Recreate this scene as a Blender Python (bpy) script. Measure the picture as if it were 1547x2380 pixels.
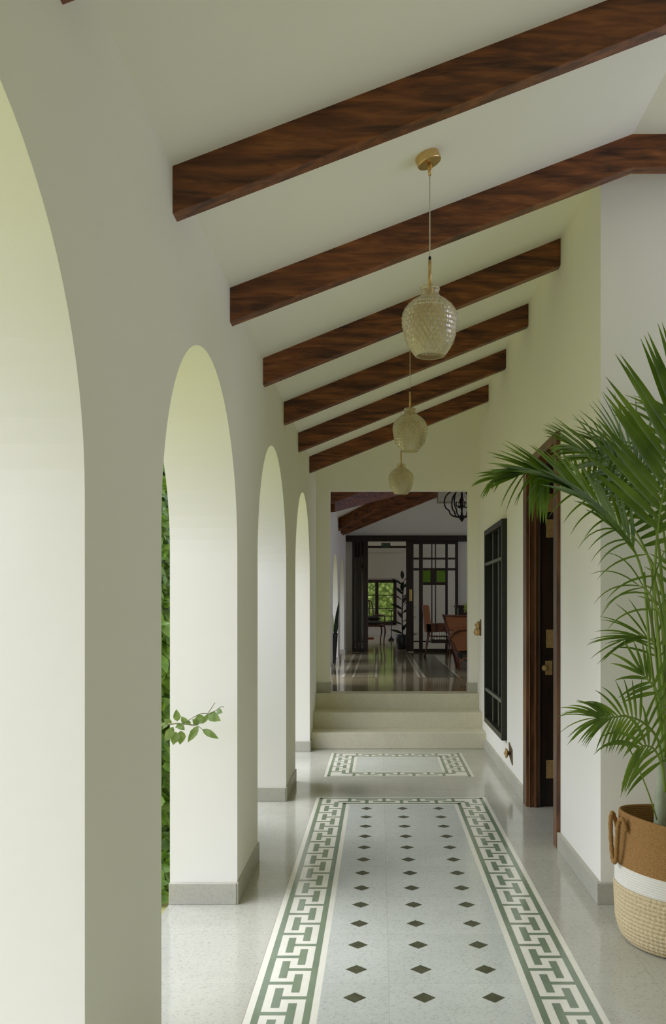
import bpy, bmesh, math, random
from mathutils import Vector, Matrix
random.seed(7)
PI = math.pi
scn = bpy.context.scene
for o in list(bpy.data.objects): bpy.data.objects.remove(o)
COL = scn.collection

# ---------------------------------------------------------------- camera / world / lights / exposure
cam_d = bpy.data.cameras.new('camera'); cam = bpy.data.objects.new('camera', cam_d); COL.objects.link(cam)
cam.location = (0, 0, 1.413); cam.rotation_euler = (PI/2, 0, 0)
cam_d.sensor_fit = 'VERTICAL'; cam_d.sensor_height = 36; cam_d.sensor_width = 36*1547/2380
cam_d.lens = 36*2076/2380
cam_d.shift_x = -(881.5-773.5)/2380; cam_d.shift_y = (1407.5-1190)/2380
cam_d.clip_end = 200; scn.camera = cam

w = bpy.data.worlds.new('overcast_sky'); scn.world = w; w.use_nodes = True
bg = w.node_tree.nodes['Background']
bg.inputs[0].default_value = (0.99, 1.01, 1.46, 1); bg.inputs[1].default_value = 1.98
sun_d = bpy.data.lights.new('sun', 'SUN'); sun_d.energy = 4.4; sun_d.angle = math.radians(60); sun_d.color = (.99, 1.01, 1.1)
sun = bpy.data.objects.new('sun', sun_d); COL.objects.link(sun)
sun.rotation_euler = Vector((0.88, 0.10, -1)).to_track_quat('-Z', 'Y').to_euler()
scn.view_settings.view_transform = 'Standard'; scn.view_settings.look = 'None'
scn.view_settings.gamma = 1; scn.view_settings.use_curve_mapping = False
scn.view_settings.exposure = -0.43
scn.cycles.max_bounces = 24; scn.cycles.diffuse_bounces = 16; scn.cycles.glossy_bounces = 8; scn.cycles.transmission_bounces = 12

# ---------------------------------------------------------------- materials
def srgb(r, g, b):
    def c(u):
        u /= 255
        return u/12.92 if u <= .04045 else ((u+.055)/1.055)**2.4
    return (c(r), c(g), c(b), 1)
def newmat(name):
    m = bpy.data.materials.new(name); m.use_nodes = True
    nt = m.node_tree; return m, nt, nt.nodes['Principled BSDF']
def N(nt, t, **kw):
    n = nt.nodes.new(t)
    for k, v in kw.items(): setattr(n, k, v)
    return n
def coords(nt, scale=(1, 1, 1), kind='Object'):
    tc = N(nt, 'ShaderNodeTexCoord'); mp = N(nt, 'ShaderNodeMapping')
    mp.inputs['Scale'].default_value = scale
    nt.links.new(tc.outputs[kind], mp.inputs['Vector']); return mp.outputs['Vector']
def noise(nt, vec, scale, detail=4, rough=.55, dist=0):
    n = N(nt, 'ShaderNodeTexNoise'); n.inputs['Scale'].default_value = scale; n.inputs['Detail'].default_value = detail
    n.inputs['Roughness'].default_value = rough; n.inputs['Distortion'].default_value = dist
    nt.links.new(vec, n.inputs['Vector']); return n.outputs['Fac']
def ramp(nt, fac, stops):
    r = N(nt, 'ShaderNodeValToRGB'); e = r.color_ramp.elements
    while len(e) < len(stops): e.new(.5)
    for i, (p, c) in enumerate(stops): e[i].position = p; e[i].color = c
    nt.links.new(fac, r.inputs['Fac']); return r.outputs['Color']
def bump(nt, b, h, strength=.2, dist=.002):
    n = N(nt, 'ShaderNodeBump'); n.inputs['Strength'].default_value = strength; n.inputs['Distance'].default_value = dist
    nt.links.new(h, n.inputs['Height']); nt.links.new(n.outputs['Normal'], b.inputs['Normal'])
def mixc(nt, fac, a, b, mode='MIX'):
    m = N(nt, 'ShaderNodeMix', data_type='RGBA', blend_type=mode)
    for s, v in ((0, fac), (6, a), (7, b)):
        if isinstance(v, (int, float, tuple)): m.inputs[s].default_value = v
        else: nt.links.new(v, m.inputs[s])
    return m.outputs[2]
def plain(name, col, rough=.5, metal=0, spec=.5, var=.12, vs=20, bs=0):
    m, nt, b = newmat(name)
    v = coords(nt); f = noise(nt, v, vs)
    d = tuple(c*(1-var) for c in col[:3])+(1,); l = tuple(min(1, c*(1+var)) for c in col[:3])+(1,)
    nt.links.new(ramp(nt, f, [(.3, d), (.7, l)]), b.inputs['Base Color'])
    b.inputs['Roughness'].default_value = rough; b.inputs['Metallic'].default_value = metal
    b.inputs['Specular IOR Level'].default_value = spec
    if bs: bump(nt, b, f, bs, .003)
    return m
def plaster(name, a, b_):
    m, nt, b = newmat(name); v = coords(nt)
    f = noise(nt, v, 1.3, 6)
    nt.links.new(ramp(nt, f, [(.3, a), (.7, b_)]), b.inputs['Base Color'])
    b.inputs['Roughness'].default_value = .75; b.inputs['Specular IOR Level'].default_value = .25
    bump(nt, b, noise(nt, v, 9, 5), .12, .01); return m
def wood(name, sc, dark, mid, light, rough=.38, spec=.5):
    m, nt, b = newmat(name)
    v = coords(nt, sc)
    f1 = noise(nt, v, 2.2, 7, .62, .6); f2 = noise(nt, coords(nt, tuple(s*.45 for s in sc)), 3.1, 3, .5, .8)
    c1 = ramp(nt, f1, [(.3, dark), (.5, mid), (.72, light)])
    c2 = ramp(nt, f2, [(.36, (.26, .20, .13, 1)), (.52, (1, 1, 1, 1))])
    nt.links.new(mixc(nt, .75, c1, c2, 'MULTIPLY'), b.inputs['Base Color'])
    b.inputs['Roughness'].default_value = rough; b.inputs['Specular IOR Level'].default_value = spec
    bump(nt, b, f1, .15, .004); return m
def terrazzo(name, base, rough, tiles=True, spec=.5, spk=.2):
    m, nt, b = newmat(name); v = coords(nt)
    big = noise(nt, v, 1.7, 5, .6); 
    c = ramp(nt, big, [(.3, tuple(x*.90 for x in base[:3])+(1,)), (.7, tuple(x*1.06 for x in base[:3])+(1,))])
    vo = N(nt, 'ShaderNodeTexVoronoi'); vo.inputs['Scale'].default_value = 130; nt.links.new(v, vo.inputs['Vector'])
    bw = N(nt, 'ShaderNodeRGBToBW'); nt.links.new(vo.outputs['Color'], bw.inputs[0])
    chip = ramp(nt, bw.outputs[0], [(.12, (.62, .62, .60, 1)), (.35, (1, 1, 1, 1)), (.75, (1, 1, 1, 1)), (.9, (1.15, 1.14, 1.1, 1))])
    c = mixc(nt, spk*2.2, c, chip, 'MULTIPLY')
    if tiles:
        br = N(nt, 'ShaderNodeTexBrick'); br.offset = 0; br.inputs['Scale'].default_value = 1
        br.inputs['Brick Width'].default_value = .5; br.inputs['Row Height'].default_value = .5
        br.inputs['Mortar Size'].default_value = .0016; br.inputs['Mortar Smooth'].default_value = .5
        br.inputs['Color1'].default_value = (1, 1, 1, 1); br.inputs['Color2'].default_value = (.93, .935, .93, 1)
        br.inputs['Mortar'].default_value = (.80, .79, .75, 1)
        mp = N(nt, 'ShaderNodeMapping'); mp.inputs['Location'].default_value = (.4655, .161, 0)
        nt.links.new(v, mp.inputs['Vector']); nt.links.new(mp.outputs['Vector'], br.inputs['Vector'])
        c = mixc(nt, 1.0, c, br.outputs['Color'], 'MULTIPLY')
    nt.links.new(c, b.inputs['Base Color'])
    rr = ramp(nt, noise(nt, v, 3, 4), [(.35, (rough*.75,)*3+(1,)), (.7, (rough*1.35,)*3+(1,))])
    nt.links.new(rr, b.inputs['Roughness']); b.inputs['Specular IOR Level'].default_value = spec
    return m
def leafmat(name, a, b_, sc=6):
    m, nt, b = newmat(name); v = coords(nt)
    f = noise(nt, v, sc, 3)
    c = ramp(nt, f, [(.3, a), (.7, b_)])
    nt.links.new(c, b.inputs['Base Color']); b.inputs['Roughness'].default_value = .42
    out = nt.nodes['Material Output']; tr = N(nt, 'ShaderNodeBsdfTranslucent'); mx = N(nt, 'ShaderNodeMixShader')
    nt.links.new(mixc(nt, 1.0, c, (1.0, 1.0, .5, 1), 'MULTIPLY'), tr.inputs['Color'])
    mx.inputs[0].default_value = .35
    nt.links.new(b.outputs[0], mx.inputs[1]); nt.links.new(tr.outputs[0], mx.inputs[2]); nt.links.new(mx.outputs[0], out.inputs['Surface'])
    return m
def glass(name, tint, rough=.02, alpha_mix=.0):
    m, nt, b = newmat(name); v = coords(nt)
    f = noise(nt, v, 2)
    nt.links.new(ramp(nt, f, [(.3, tuple(c*.96 for c in tint[:3])+(1,)), (.7, tint)]), b.inputs['Base Color'])
    b.inputs['Transmission Weight'].default_value = 1; b.inputs['Roughness'].default_value = rough; b.inputs['IOR'].default_value = 1.45
    return m

M = {}
M['wall'] = plaster('white_plaster', (.865, .855, .715, 1), (.885, .875, .735, 1))
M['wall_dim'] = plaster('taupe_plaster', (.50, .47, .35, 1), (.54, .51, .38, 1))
M['beam'] = wood('dark_teak_beam', (1.8, 10, 14), srgb(62, 32, 12), srgb(118, 66, 28), srgb(150, 92, 44), .42)
M['doorwood'] = wood('door_teak', (7, 7, .9), srgb(68, 42, 20), srgb(112, 72, 38), srgb(142, 100, 60), .33)
M['darkwood'] = wood('dark_polished_wood', (7, 7, .9), srgb(24, 15, 9), srgb(44, 26, 15), srgb(66, 38, 20), .35)
M['darkwoodh'] = wood('dark_header_wood', (.9, 7, 7), srgb(20, 13, 8), srgb(36, 22, 13), srgb(52, 32, 18), .4)
M['chairwood'] = wood('chair_wood', (6, 6, 2), srgb(54, 28, 14), srgb(92, 50, 26), srgb(118, 68, 38), .35)
M['cane'] = plain('woven_cane', srgb(146, 92, 50), .55, var=.25, vs=160, bs=.4)
M['floor'] = terrazzo('grey_terrazzo', srgb(190, 190, 170), .11)
M['floor_in'] = terrazzo('grey_terrazzo_field', srgb(203, 208, 192), .13)
M['floor_far'] = terrazzo('dark_polished_stone', srgb(160, 148, 112), .08, spec=.9)
M['skirt'] = terrazzo('skirting_terrazzo', srgb(186, 185, 164), .4, tiles=False, spk=.14)
M['step'] = terrazzo('step_terrazzo', srgb(214, 210, 178), .4, tiles=False, spk=.16)
M['cream'] = plain('cream_inlay', srgb(232, 231, 208), .12, var=.03)
M['green'] = plain('green_inlay', srgb(124, 140, 112), .12, var=.09, vs=9)
M['greend'] = plain('olive_diamond_inlay', srgb(78, 80, 58), .22, var=.18, vs=30)
M['inlay_far'] = plain('tan_line_inlay', srgb(214, 206, 178), .1, var=.1)
M['brass'] = plain('aged_brass', srgb(190, 156, 100), .42, .35, var=.22, vs=70)
M['brassl'] = plain('brushed_brass', srgb(214, 182, 122), .28, .9, var=.06)
M['brown'] = plain('brown_backplate', srgb(98, 78, 50), .5, .3, var=.2, vs=60)
M['cord'] = plain('beige_cord', srgb(214, 204, 178), .6)
M['metal'] = plain('dark_green_metal', srgb(40, 42, 30), .35, .2, var=.15)
M['bar'] = plain('grey_metal_bar', srgb(104, 106, 92), .4, .2, var=.1)
M['iron'] = plain('black_wrought_iron', srgb(22, 20, 16), .5, .5)
M['pane'] = glass('dark_window_glass', (.62, .66, .60, 1))
M['paneg'] = glass('green_stained_glass', (.20, .42, .03, 1), .1)
M['panec'] = glass('clear_panel_glass', (.90, .93, .90, 1), .12)
M['jute'] = plain('tan_jute', srgb(156, 120, 70), .9, var=.3, vs=190, bs=.9, spec=.1)
M['jutel'] = plain('light_jute_braid', srgb(206, 190, 146), .9, var=.2, vs=150, bs=.9, spec=.1)
M['white_rope'] = plain('white_cotton_rope', srgb(226, 224, 204), .85, var=.04, vs=120, bs=.4, spec=.15)
M['soil'] = plain('dark_soil', srgb(46, 34, 22), .95, var=.5, vs=60, bs=1)
M['frond'] = leafmat('palm_green', srgb(76, 108, 24), srgb(128, 156, 50))
M['petiole'] = plain('palm_stem_green', srgb(122, 146, 52), .45, var=.15)
M['trunk'] = plain('palm_trunk_grey_green', srgb(158, 166, 134), .6, var=.18, vs=12)
M['leaf'] = leafmat('garden_leaf', srgb(70, 108, 24), srgb(128, 158, 56), 9)
M['leafp'] = leafmat('pale_branch_leaf', srgb(106, 134, 62), srgb(150, 170, 104), 30)
M['leafy'] = leafmat('bright_yellow_green_leaf', srgb(150, 176, 70), srgb(214, 226, 134), 9)
M['leafd'] = leafmat('dark_leaf', srgb(16, 26, 12), srgb(34, 48, 24))
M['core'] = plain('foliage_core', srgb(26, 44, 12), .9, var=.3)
M['corel'] = plain('bright_foliage_core', srgb(116, 140, 56), .9, var=.4, vs=5)
M['twig'] = plain('green_twig', srgb(128, 130, 84), .6)
M['lawn'] = plain('lawn_green', srgb(166, 166, 108), .95, var=.25, vs=8, spec=.05)
M['potd'] = plain('dark_green_ceramic', srgb(24, 28, 20), .35, var=.1)
M['cushion'] = plain('grey_cushion', srgb(96, 98, 90), .85, var=.12, vs=50)
M['cushiond'] = plain('dark_striped_cushion', srgb(34, 30, 28), .85, var=.2)
M['orange'] = plain('orange_cushion', srgb(196, 122, 50), .8, var=.25, vs=40)
M['sign'] = plain('dark_green_sign', srgb(36, 60, 38), .4)
M['signt'] = plain('pale_sign_marks', srgb(132, 148, 120), .5)
# textured amber glass of the pendants
m, nt, b = newmat('frosted_amber_glass'); v = coords(nt)
nt.links.new(ramp(nt, noise(nt, v, 8, 3), [(.3, (.90, .82, .56, 1)), (.7, (.98, .93, .74, 1))]), b.inputs['Base Color'])
b.inputs['Transmission Weight'].default_value = .80; b.inputs['Roughness'].default_value = .06; b.inputs['IOR'].default_value = 1.5
b.inputs['Specular IOR Level'].default_value = .8; M['shade'] = m

# ---------------------------------------------------------------- mesh builder
def tag(o, label=None, cat=None, group=None, kind=None):
    if label: o['label'] = label
    if cat: o['category'] = cat
    if group: o['group'] = group
    if kind: o['kind'] = kind
    return o
def root(name, loc, label, cat, group=None):
    o = bpy.data.objects.new(name, None); COL.objects.link(o); o.location = loc; o.empty_display_size = .1
    o['_w'] = [float(c) for c in loc]
    return tag(o, label, cat, group)
class MB:
    def __init__(s): s.v = []; s.f = []; s.m = []
    def face(s, idx, mi=0): s.f.append(tuple(idx)); s.m.append(mi)
    def poly(s, pts, mi=0):
        i = len(s.v); s.v += [tuple(p) for p in pts]; s.face(range(i, i+len(pts)), mi)
    def box(s, x0, x1, y0, y1, z0, z1, mi=0):
        i = len(s.v)
        s.v += [(x, y, z) for z in (z0, z1) for y in (y0, y1) for x in (x0, x1)]
        for q in ((0, 2, 3, 1), (4, 5, 7, 6), (0, 1, 5, 4), (2, 6, 7, 3), (0, 4, 6, 2), (1, 3, 7, 5)): s.face([i+k for k in q], mi)
        return s
    def bar(s, a, b_, wd, h, up=(0, 0, 1), mi=0):
        a, b_ = Vector(a), Vector(b_); d = (b_-a).normalized(); sd = d.cross(Vector(up))
        if sd.length < 1e-4: sd = d.cross(Vector((1, 0, 0)))
        sd.normalize(); u = sd.cross(d)
        i = len(s.v)
        for p in (a, b_):
            for sx, su in ((-1, -1), (1, -1), (1, 1), (-1, 1)): s.v.append(tuple(p+sd*sx*wd/2+u*su*h/2))
        for q in ((3, 2, 1, 0), (4, 5, 6, 7), (0, 1, 5, 4), (1, 2, 6, 5), (2, 3, 7, 6), (3, 0, 4, 7)): s.face([i+k for k in q], mi)
        return s
    def prism(s, pts, off, mi=0):
        n = len(pts); i = len(s.v); off = Vector(off)
        s.v += [tuple(p) for p in pts]+[tuple(Vector(p)+off) for p in pts]
        s.face(range(i, i+n), mi); s.face([i+n+k for k in reversed(range(n))], mi)
        for k in range(n): s.face((i+k, i+(k+1) % n, i+n+(k+1) % n, i+n+k), mi)
        return s
    def tube(s, pts, r, n=8, mi=0, cap=True):
        pts = [Vector(p) for p in pts]; rs = r if isinstance(r, (list, tuple)) else [r]*len(pts)
        i0 = len(s.v); ref = None
        for k, p in enumerate(pts):
            t = (pts[min(k+1, len(pts)-1)]-pts[max(k-1, 0)]).normalized()
            if ref is None: ref = t.orthogonal().normalized()
            ref = (ref-t*ref.dot(t)).normalized(); b2 = t.cross(ref)
            for j in range(n):
                a = 2*PI*j/n; s.v.append(tuple(p+(ref*math.cos(a)+b2*math.sin(a))*rs[k]))
        for k in range(len(pts)-1):
            for j in range(n):
                s.face((i0+k*n+j, i0+k*n+(j+1) % n, i0+(k+1)*n+(j+1) % n, i0+(k+1)*n+j), mi)
        if cap:
            s.face([i0+j for j in reversed(range(n))], mi); s.face([i0+(len(pts)-1)*n+j for j in range(n)], mi)
        return s
    def lathe(s, prof, c=(0, 0, 0), n=48, mi=0, fn=None, closed=False):
        i0 = len(s.v)
        for k, (r, z) in enumerate(prof):
            for j in range(n):
                a = 2*PI*j/n; rr, zz = (r, z) if fn is None else fn(r, z, a)
                s.v.append((c[0]+rr*math.cos(a), c[1]+rr*math.sin(a), c[2]+zz))
        K = len(prof)
        for k in range(K if closed else K-1):
            for j in range(n):
                k2 = (k+1) % K
                s.face((i0+k*n+j, i0+k*n+(j+1) % n, i0+k2*n+(j+1) % n, i0+k2*n+j), mi)
        return s
    def build(s, name, mats, parent=None, bevel=0, smooth=False, solid=0, recalc=True, seg=2):
        me = bpy.data.meshes.new(name)
        off = Vector(parent_world(parent)) if parent is not None else Vector((0, 0, 0))
        me.from_pydata([tuple(Vector(p)-off) for p in s.v], [], s.f)
        if not isinstance(mats, (list, tuple)): mats = [mats]
        for m_ in mats: me.materials.append(M[m_])
        me.polygons.foreach_set('material_index', s.m)
        if recalc:
            bm = bmesh.new(); bm.from_mesh(me); bmesh.ops.recalc_face_normals(bm, faces=bm.faces); bm.to_mesh(me); bm.free()
        if smooth: me.polygons.foreach_set('use_smooth', [True]*len(me.polygons))
        o = bpy.data.objects.new(name, me); COL.objects.link(o)
        if parent is not None: o.parent = parent
        if solid:
            md = o.modifiers.new('thickness', 'SOLIDIFY'); md.thickness = solid; md.offset = 0
        if bevel:
            md = o.modifiers.new('bevel', 'BEVEL'); md.width = bevel; md.segments = seg; md.limit_method = 'ANGLE'
        return o
def parent_world(o):
    p = Vector((0, 0, 0))
    while o is not None: p += Vector(o.location); o = o.parent
    return p
def struct(name, mb, mats, label=None, **kw):
    return tag(mb.build(name, mats, **kw), label, None, None, 'structure')
def thing(name, mb, mats, label, cat, group=None, **kw):
    return tag(mb.build(name, mats, **kw), label, cat, group)
def P(x, y, Y):   # photograph point at depth Y
    return Vector(((x-881.5)*Y/2076, Y, 1.413-(y-1407.5)*Y/2076))

# ---------------------------------------------------------------- dimensions
XL, XO, XR, XRB = -.675, -.995, 1.05, 1.25
YF = 9.6; ZF = .48; YS = 18.0
OPEN = [(-1.63, -.15), (.57, 2.047), (2.767, 4.243), (4.948, 6.462), (7.168, 8.655)]
def slope(Y):
    t = min(1, max(0, (Y-4.05)/1.1)); return .382+(.404-.382)*t
def cz(X, Y): return 2.848+slope(Y)*(X+.675)
XK = 1.143

# ---------------------------------------------------------------- structure
def arcade(y0, y1, openings, spring, zb, ztin, ztout, vents=()):
    mb = MB(); n = 40
    def col(ya, yb, za_a, za_b):     # wall piece between two stations from its lower edge to the top
        for X, zt in ((XL, ztin), (XO, ztout)):
            mb.poly([(X, ya, za_a), (X, yb, za_b), (X, yb, zt), (X, ya, zt)])
    cur = y0
    for a, b_ in openings:
        col(cur, a, zb, zb)
        mb.poly([(XL, cur, ztin), (XL, a, ztin), (XO, a, ztout), (XO, cur, ztout)])
        mb.poly([(XL, a, zb), (XO, a, zb), (XO, a, spring), (XL, a, spring)])
        mb.poly([(XL, b_, zb), (XO, b_, zb), (XO, b_, spring), (XL, b_, spring)])
        c = (a+b_)/2; r = (b_-a)/2; pts = [(c-r*math.cos(PI*k/n), spring+r*math.sin(PI*k/n)) for k in range(n+1)]
        for k in range(n):
            (ya, za), (yb, zb_) = pts[k], pts[k+1]
            col(ya, yb, za, zb_)
            mb.poly([(XL, ya, za), (XO, ya, za), (XO, yb, zb_), (XL, yb, zb_)])
        mb.poly([(XL, a, ztin), (XL, b_, ztin), (XO, b_, ztout), (XO, a, ztout)])
        cur = b_
    col(cur, y1, zb, zb)
    mb.poly([(XL, cur, ztin), (XL, y1, ztin), (XO, y1, ztout), (XO, cur, ztout)])
    for y in (y0, y1): mb.poly([(XL, y, zb), (XO, y, zb), (XO, y, ztout), (XL, y, ztin)])
    bmv = mb; return bmv
struct('wall_left', arcade(-4, YF+.15, OPEN, 1.667, 0, 2.87, 2.745), 'wall', 'white plastered arcade wall with tall round arches', recalc=False)
FOPEN = [(10.55, 12.1), (12.9, 14.5), (15.3, 17.0)]  # first arch is out of view, added to let light into the room
struct('wall_left', arcade(YF+.15, YS, FOPEN, 1.40, 0, 2.87, 2.745), 'wall', 'white arched wall of the far room', recalc=False)

# ceiling (sloped grid) with eave, and flat foyer ceiling
mb = MB(); ys = [-4, -1, 1.5, 3, 4.05]+[4.05+1.1*k/8 for k in range(1, 9)]+[6.5, 8, 9.7, 12, 15, 18.05]
xs = [-1.2, -.675, .2, 1.06]
for i in range(len(ys)-1):
    xx = xs[:3]+([XK] if ys[i+1] <= 4.06 else [1.06])
    for j in range(3):
        mb.poly([(xx[j], ys[i], cz(xx[j], ys[i])), (xx[j+1], ys[i], cz(xx[j+1], ys[i])), (xx[j+1], ys[i+1], cz(xx[j+1], ys[i+1])), (xx[j], ys[i+1], cz(xx[j], ys[i+1]))])
        mb.poly([(xx[j], ys[i], cz(xx[j], ys[i])+.15), (xx[j], ys[i+1], cz(xx[j], ys[i+1])+.15), (xx[j+1], ys[i+1], cz(xx[j+1], ys[i+1])+.15), (xx[j+1], ys[i], cz(xx[j+1], ys[i])+.15)])
    mb.poly([(xx[0], ys[i], cz(xx[0], ys[i])), (xx[0], ys[i+1], cz(xx[0], ys[i+1])), (xx[0], ys[i+1], cz(xx[0], ys[i+1])+.15), (xx[0], ys[i], cz(xx[0], ys[i])+.15)])
zk = cz(XK, 4)
mb.poly([(1.0, 4.05, cz(1.0, 4.05)), (XK, 4.05, zk), (XK, 4.3, zk), (1.0, 4.3, cz(1.0, 4.05))])
struct('ceiling', mb, 'wall', 'white sloping ceiling over the corridor', recalc=False)
mb = MB().box(XK, 2.65, -4, 4.24, zk, zk+.15); struct('ceiling', mb, 'wall', 'flat white ceiling of the entrance hall')
mb = MB().box(1.05, 5.2, YF, 18.05, cz(1.05, 9), cz(1.05, 9)+.15); struct('ceiling', mb, 'wall', 'ceiling of the far room')
mb = MB().box(XRB, 5.0, 4.42, YF+.15, 3.0, 3.6); struct('ceiling', mb, 'wall', 'ceiling of the side room')
mb = MB().box(-4.2, 5.2, YS+.02, 28.2, 3.3, 3.45); struct('ceiling', mb, 'wall', 'ceiling of the room beyond the partition')

# floors
struct('floor', MB().box(XO, 5, -4, 8.9, -.12, 0), 'floor', 'pale grey terrazzo floor of the corridor')
struct('floor', MB().box(XO, 5.2, YF-.02, 28.2, 0, ZF), 'floor_far', 'dark polished stone floor of the far room')
struct('floor', MB().box(-4.2, XO, YS, 28.2, 0, ZF), 'floor_far', 'dark polished stone floor beyond the partition')
struct('floor', MB().box(1.06, 5, 8.85, YF+.1, -.12, 0), 'floor', 'floor of the side room')
st = MB(); st.box(XL, XR, 8.796, YF, 0, .163); st.box(XL, XR, 9.121, YF, .16, .3215); st.box(XL, XR, 9.44, YF+.14, .318, .4805)
struct('floor', st, 'step', 'three grey terrazzo steps up to the far room', bevel=.006)
struct('ground', MB().box(-30, XO-.002, -20, 60, -.16, -.06), 'lawn', 'green lawn outside the arches')

# right wall with door opening and window opening
DY0, DY1, DZ = 5.27, 6.33, 2.395
WY0, WY1, WZ0, WZ1 = 7.38, 8.56, .325, 2.10
mb = MB(); T = 3.62
mb.box(XR, XRB, 4.245, DY0, 0, T); mb.box(XR, XRB, DY0, DY1, DZ, T); mb.box(XR, XRB, DY1, WY0, 0, T)
mb.box(XR, XRB, WY0, WY1, 0, WZ0); mb.box(XR, XRB, WY0, WY1, WZ1, T); mb.box(XR, XRB, WY1, YF+.15, 0, T)
struct('wall_right', mb, 'wall', 'white wall with the wooden door and dark window')
struct('wall_right', MB().box(XRB, 5.0, 4.245, 4.42, 0, 3.62), 'wall', 'white wall facing the camera behind the palm')
# entrance hall, unseen sides, with one high side opening for daylight
mb = MB(); mb.box(2.5, 2.65, -4, 2.2, 0, 3.6); mb.box(2.5, 2.65, 2.2, 4.3, 0, 2.3); mb.box(2.5, 2.65, 2.2, 4.2, 3.5, 3.6); mb.box(2.5, 2.65, 4.2, 4.3, 2.2, 3.6)
struct('wall_right', mb, 'wall', 'far side wall of the entrance hall')
mb = MB(); mb.box(XO, -.2, -4.15, -4, 0, 3.7); mb.box(2.4, 2.65, -4.15, -4, 0, 3.7); mb.box(-.2, 2.4, -4.15, -4, 2.7, 3.7); mb.box(-.2, 2.4, -4.15, -4, 0, 2.7)  # unseen wall; its opening is filled in to cut light from behind
struct('wall_back', mb, 'wall', 'solid wall behind the camera')
# far wall with opening
OX0, OX1, OZ = -.534, .955, 2.655
mb = MB(); mb.box(XL, OX0, YF, YF+.15, 0, 3.7); mb.box(OX1, 5.2, YF, YF+.15, 0, 3.7); mb.box(OX0, OX1, YF, YF+.15, OZ, 3.7)
struct('wall_end', mb, 'wall', 'white end wall with a square opening above the steps')
# side room shell
mb = MB(); mb.box(4.9, 5.0, 4.42, YF, 0, 3.0)
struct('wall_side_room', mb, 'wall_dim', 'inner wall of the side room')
# far room shell
mb = MB(); mb.box(5.05, 5.2, YF+.15, 11, ZF, 3.7); mb.box(5.05, 5.2, 14.5, YS, ZF, 3.7); mb.box(5.05, 5.2, 11, 14.5, ZF, 1.0); mb.box(5.05, 5.2, 11, 14.5, 2.95, 3.7)  # unseen window gap put in to brighten the far room
struct('wall_right', mb, 'wall', 'right wall of the far room')
mb = MB(); mb.box(XL, -.545, YS, YS+.15, ZF, 2.72); mb.box(XL, 5.2, YS, YS+.15, 2.70, 3.75); mb.box(1.575, 5.2, YS, YS+.15, ZF, 2.72)
struct('wall_end', mb, 'wall', 'partition wall above the sliding panels')
mb = MB(); BX0, BX1, BZ0, BZ1 = -.62, .52, .83, 2.21; YB = 27.9
mb.box(-4.2, BX0, YB, YB+.2, ZF, 3.3); mb.box(BX1, 5.2, YB, YB+.2, ZF, 3.3); mb.box(BX0, BX1, YB, YB+.2, ZF, BZ0); mb.box(BX0, BX1, YB, YB+.2, BZ1, 3.3)
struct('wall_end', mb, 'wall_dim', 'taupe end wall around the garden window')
mb = MB(); 
for xa in (-4.2, 5.05): mb.box(xa, xa+.15, YS+.15, 19.5, ZF, 3.3); mb.box(xa, xa+.15, 27, YB, ZF, 3.3); mb.box(xa, xa+.15, 19.5, 27, ZF, 1.2); mb.box(xa, xa+.15, 19.5, 27, 3.0, 3.3)  # wide gaps out of view, cut on both sides to light this room
mb.box(-4.2, XL, YS, YS+.15, 0, 3.4)
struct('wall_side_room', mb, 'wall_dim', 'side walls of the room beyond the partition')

# skirtings
def skirt(name, segs, z0, z1, label):
    mb = MB()
    for s_ in segs: mb.box(*s_, z0, z1)
    struct(name, mb, 'skirt', label, bevel=.003)
e = .022
piers = [(-4, -1.63)]+[(OPEN[i][1], OPEN[i+1][0]) for i in range(4)]
for i, (a, b_) in enumerate(piers):
    skirt('baseboard_left', [(XO, XL, a-e*.0-.004-e, a), (XL, XL+.008, a-e, b_+e), (XO, XL, b_, b_+e)], 0, .1,
          ['terrazzo skirting around arcade pier']*1 and 'terrazzo skirting around the foot of an arcade pier')
skirt('baseboard_left', [(XO, XL, 8.655-e, 8.655), (XL, XL+.008, 8.655-e, 8.796)], 0, .1, 'terrazzo skirting around the last arcade pier beside the steps')
skirt('baseboard_right', [(XR-e, XR, 4.245, 5.175)], 0, .1, 'terrazzo skirting between wall corner and door')
skirt('baseboard_right', [(XR-e, XR, 6.41, 8.8)], 0, .1, 'terrazzo skirting below the dark window')
skirt('baseboard_right', [(XR-e, 2.5, 4.245-e-.001, 4.245-.001)], 0, .1, 'terrazzo skirting behind the basket')
skirt('baseboard_end', [(XL, OX0+.006, YF-e, YF), (OX0, OX0+.008, YF-e, YF+.15)], ZF, ZF+.105, 'skirting left of the end opening')
skirt('baseboard_end', [(OX1-.006, XR, YF-e, YF), (OX1-.008, OX1, YF-e, YF+.15)], ZF, ZF+.105, 'skirting right of the end opening')
for a, b_ in [(YF+.15, 10.55), (12.1, 12.9), (14.5, 15.3), (17.0, YS)]:
    skirt('baseboard_left', [(XL, XL+e, a, b_), (XO, XL+e, a-e*.5, a)], ZF, ZF+.1, 'skirting of the far arcade')
skirt('baseboard_end', [(-4, 5, YB-.03, YB)], ZF, ZF+.07, 'dark skirting under the garden window')

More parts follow.
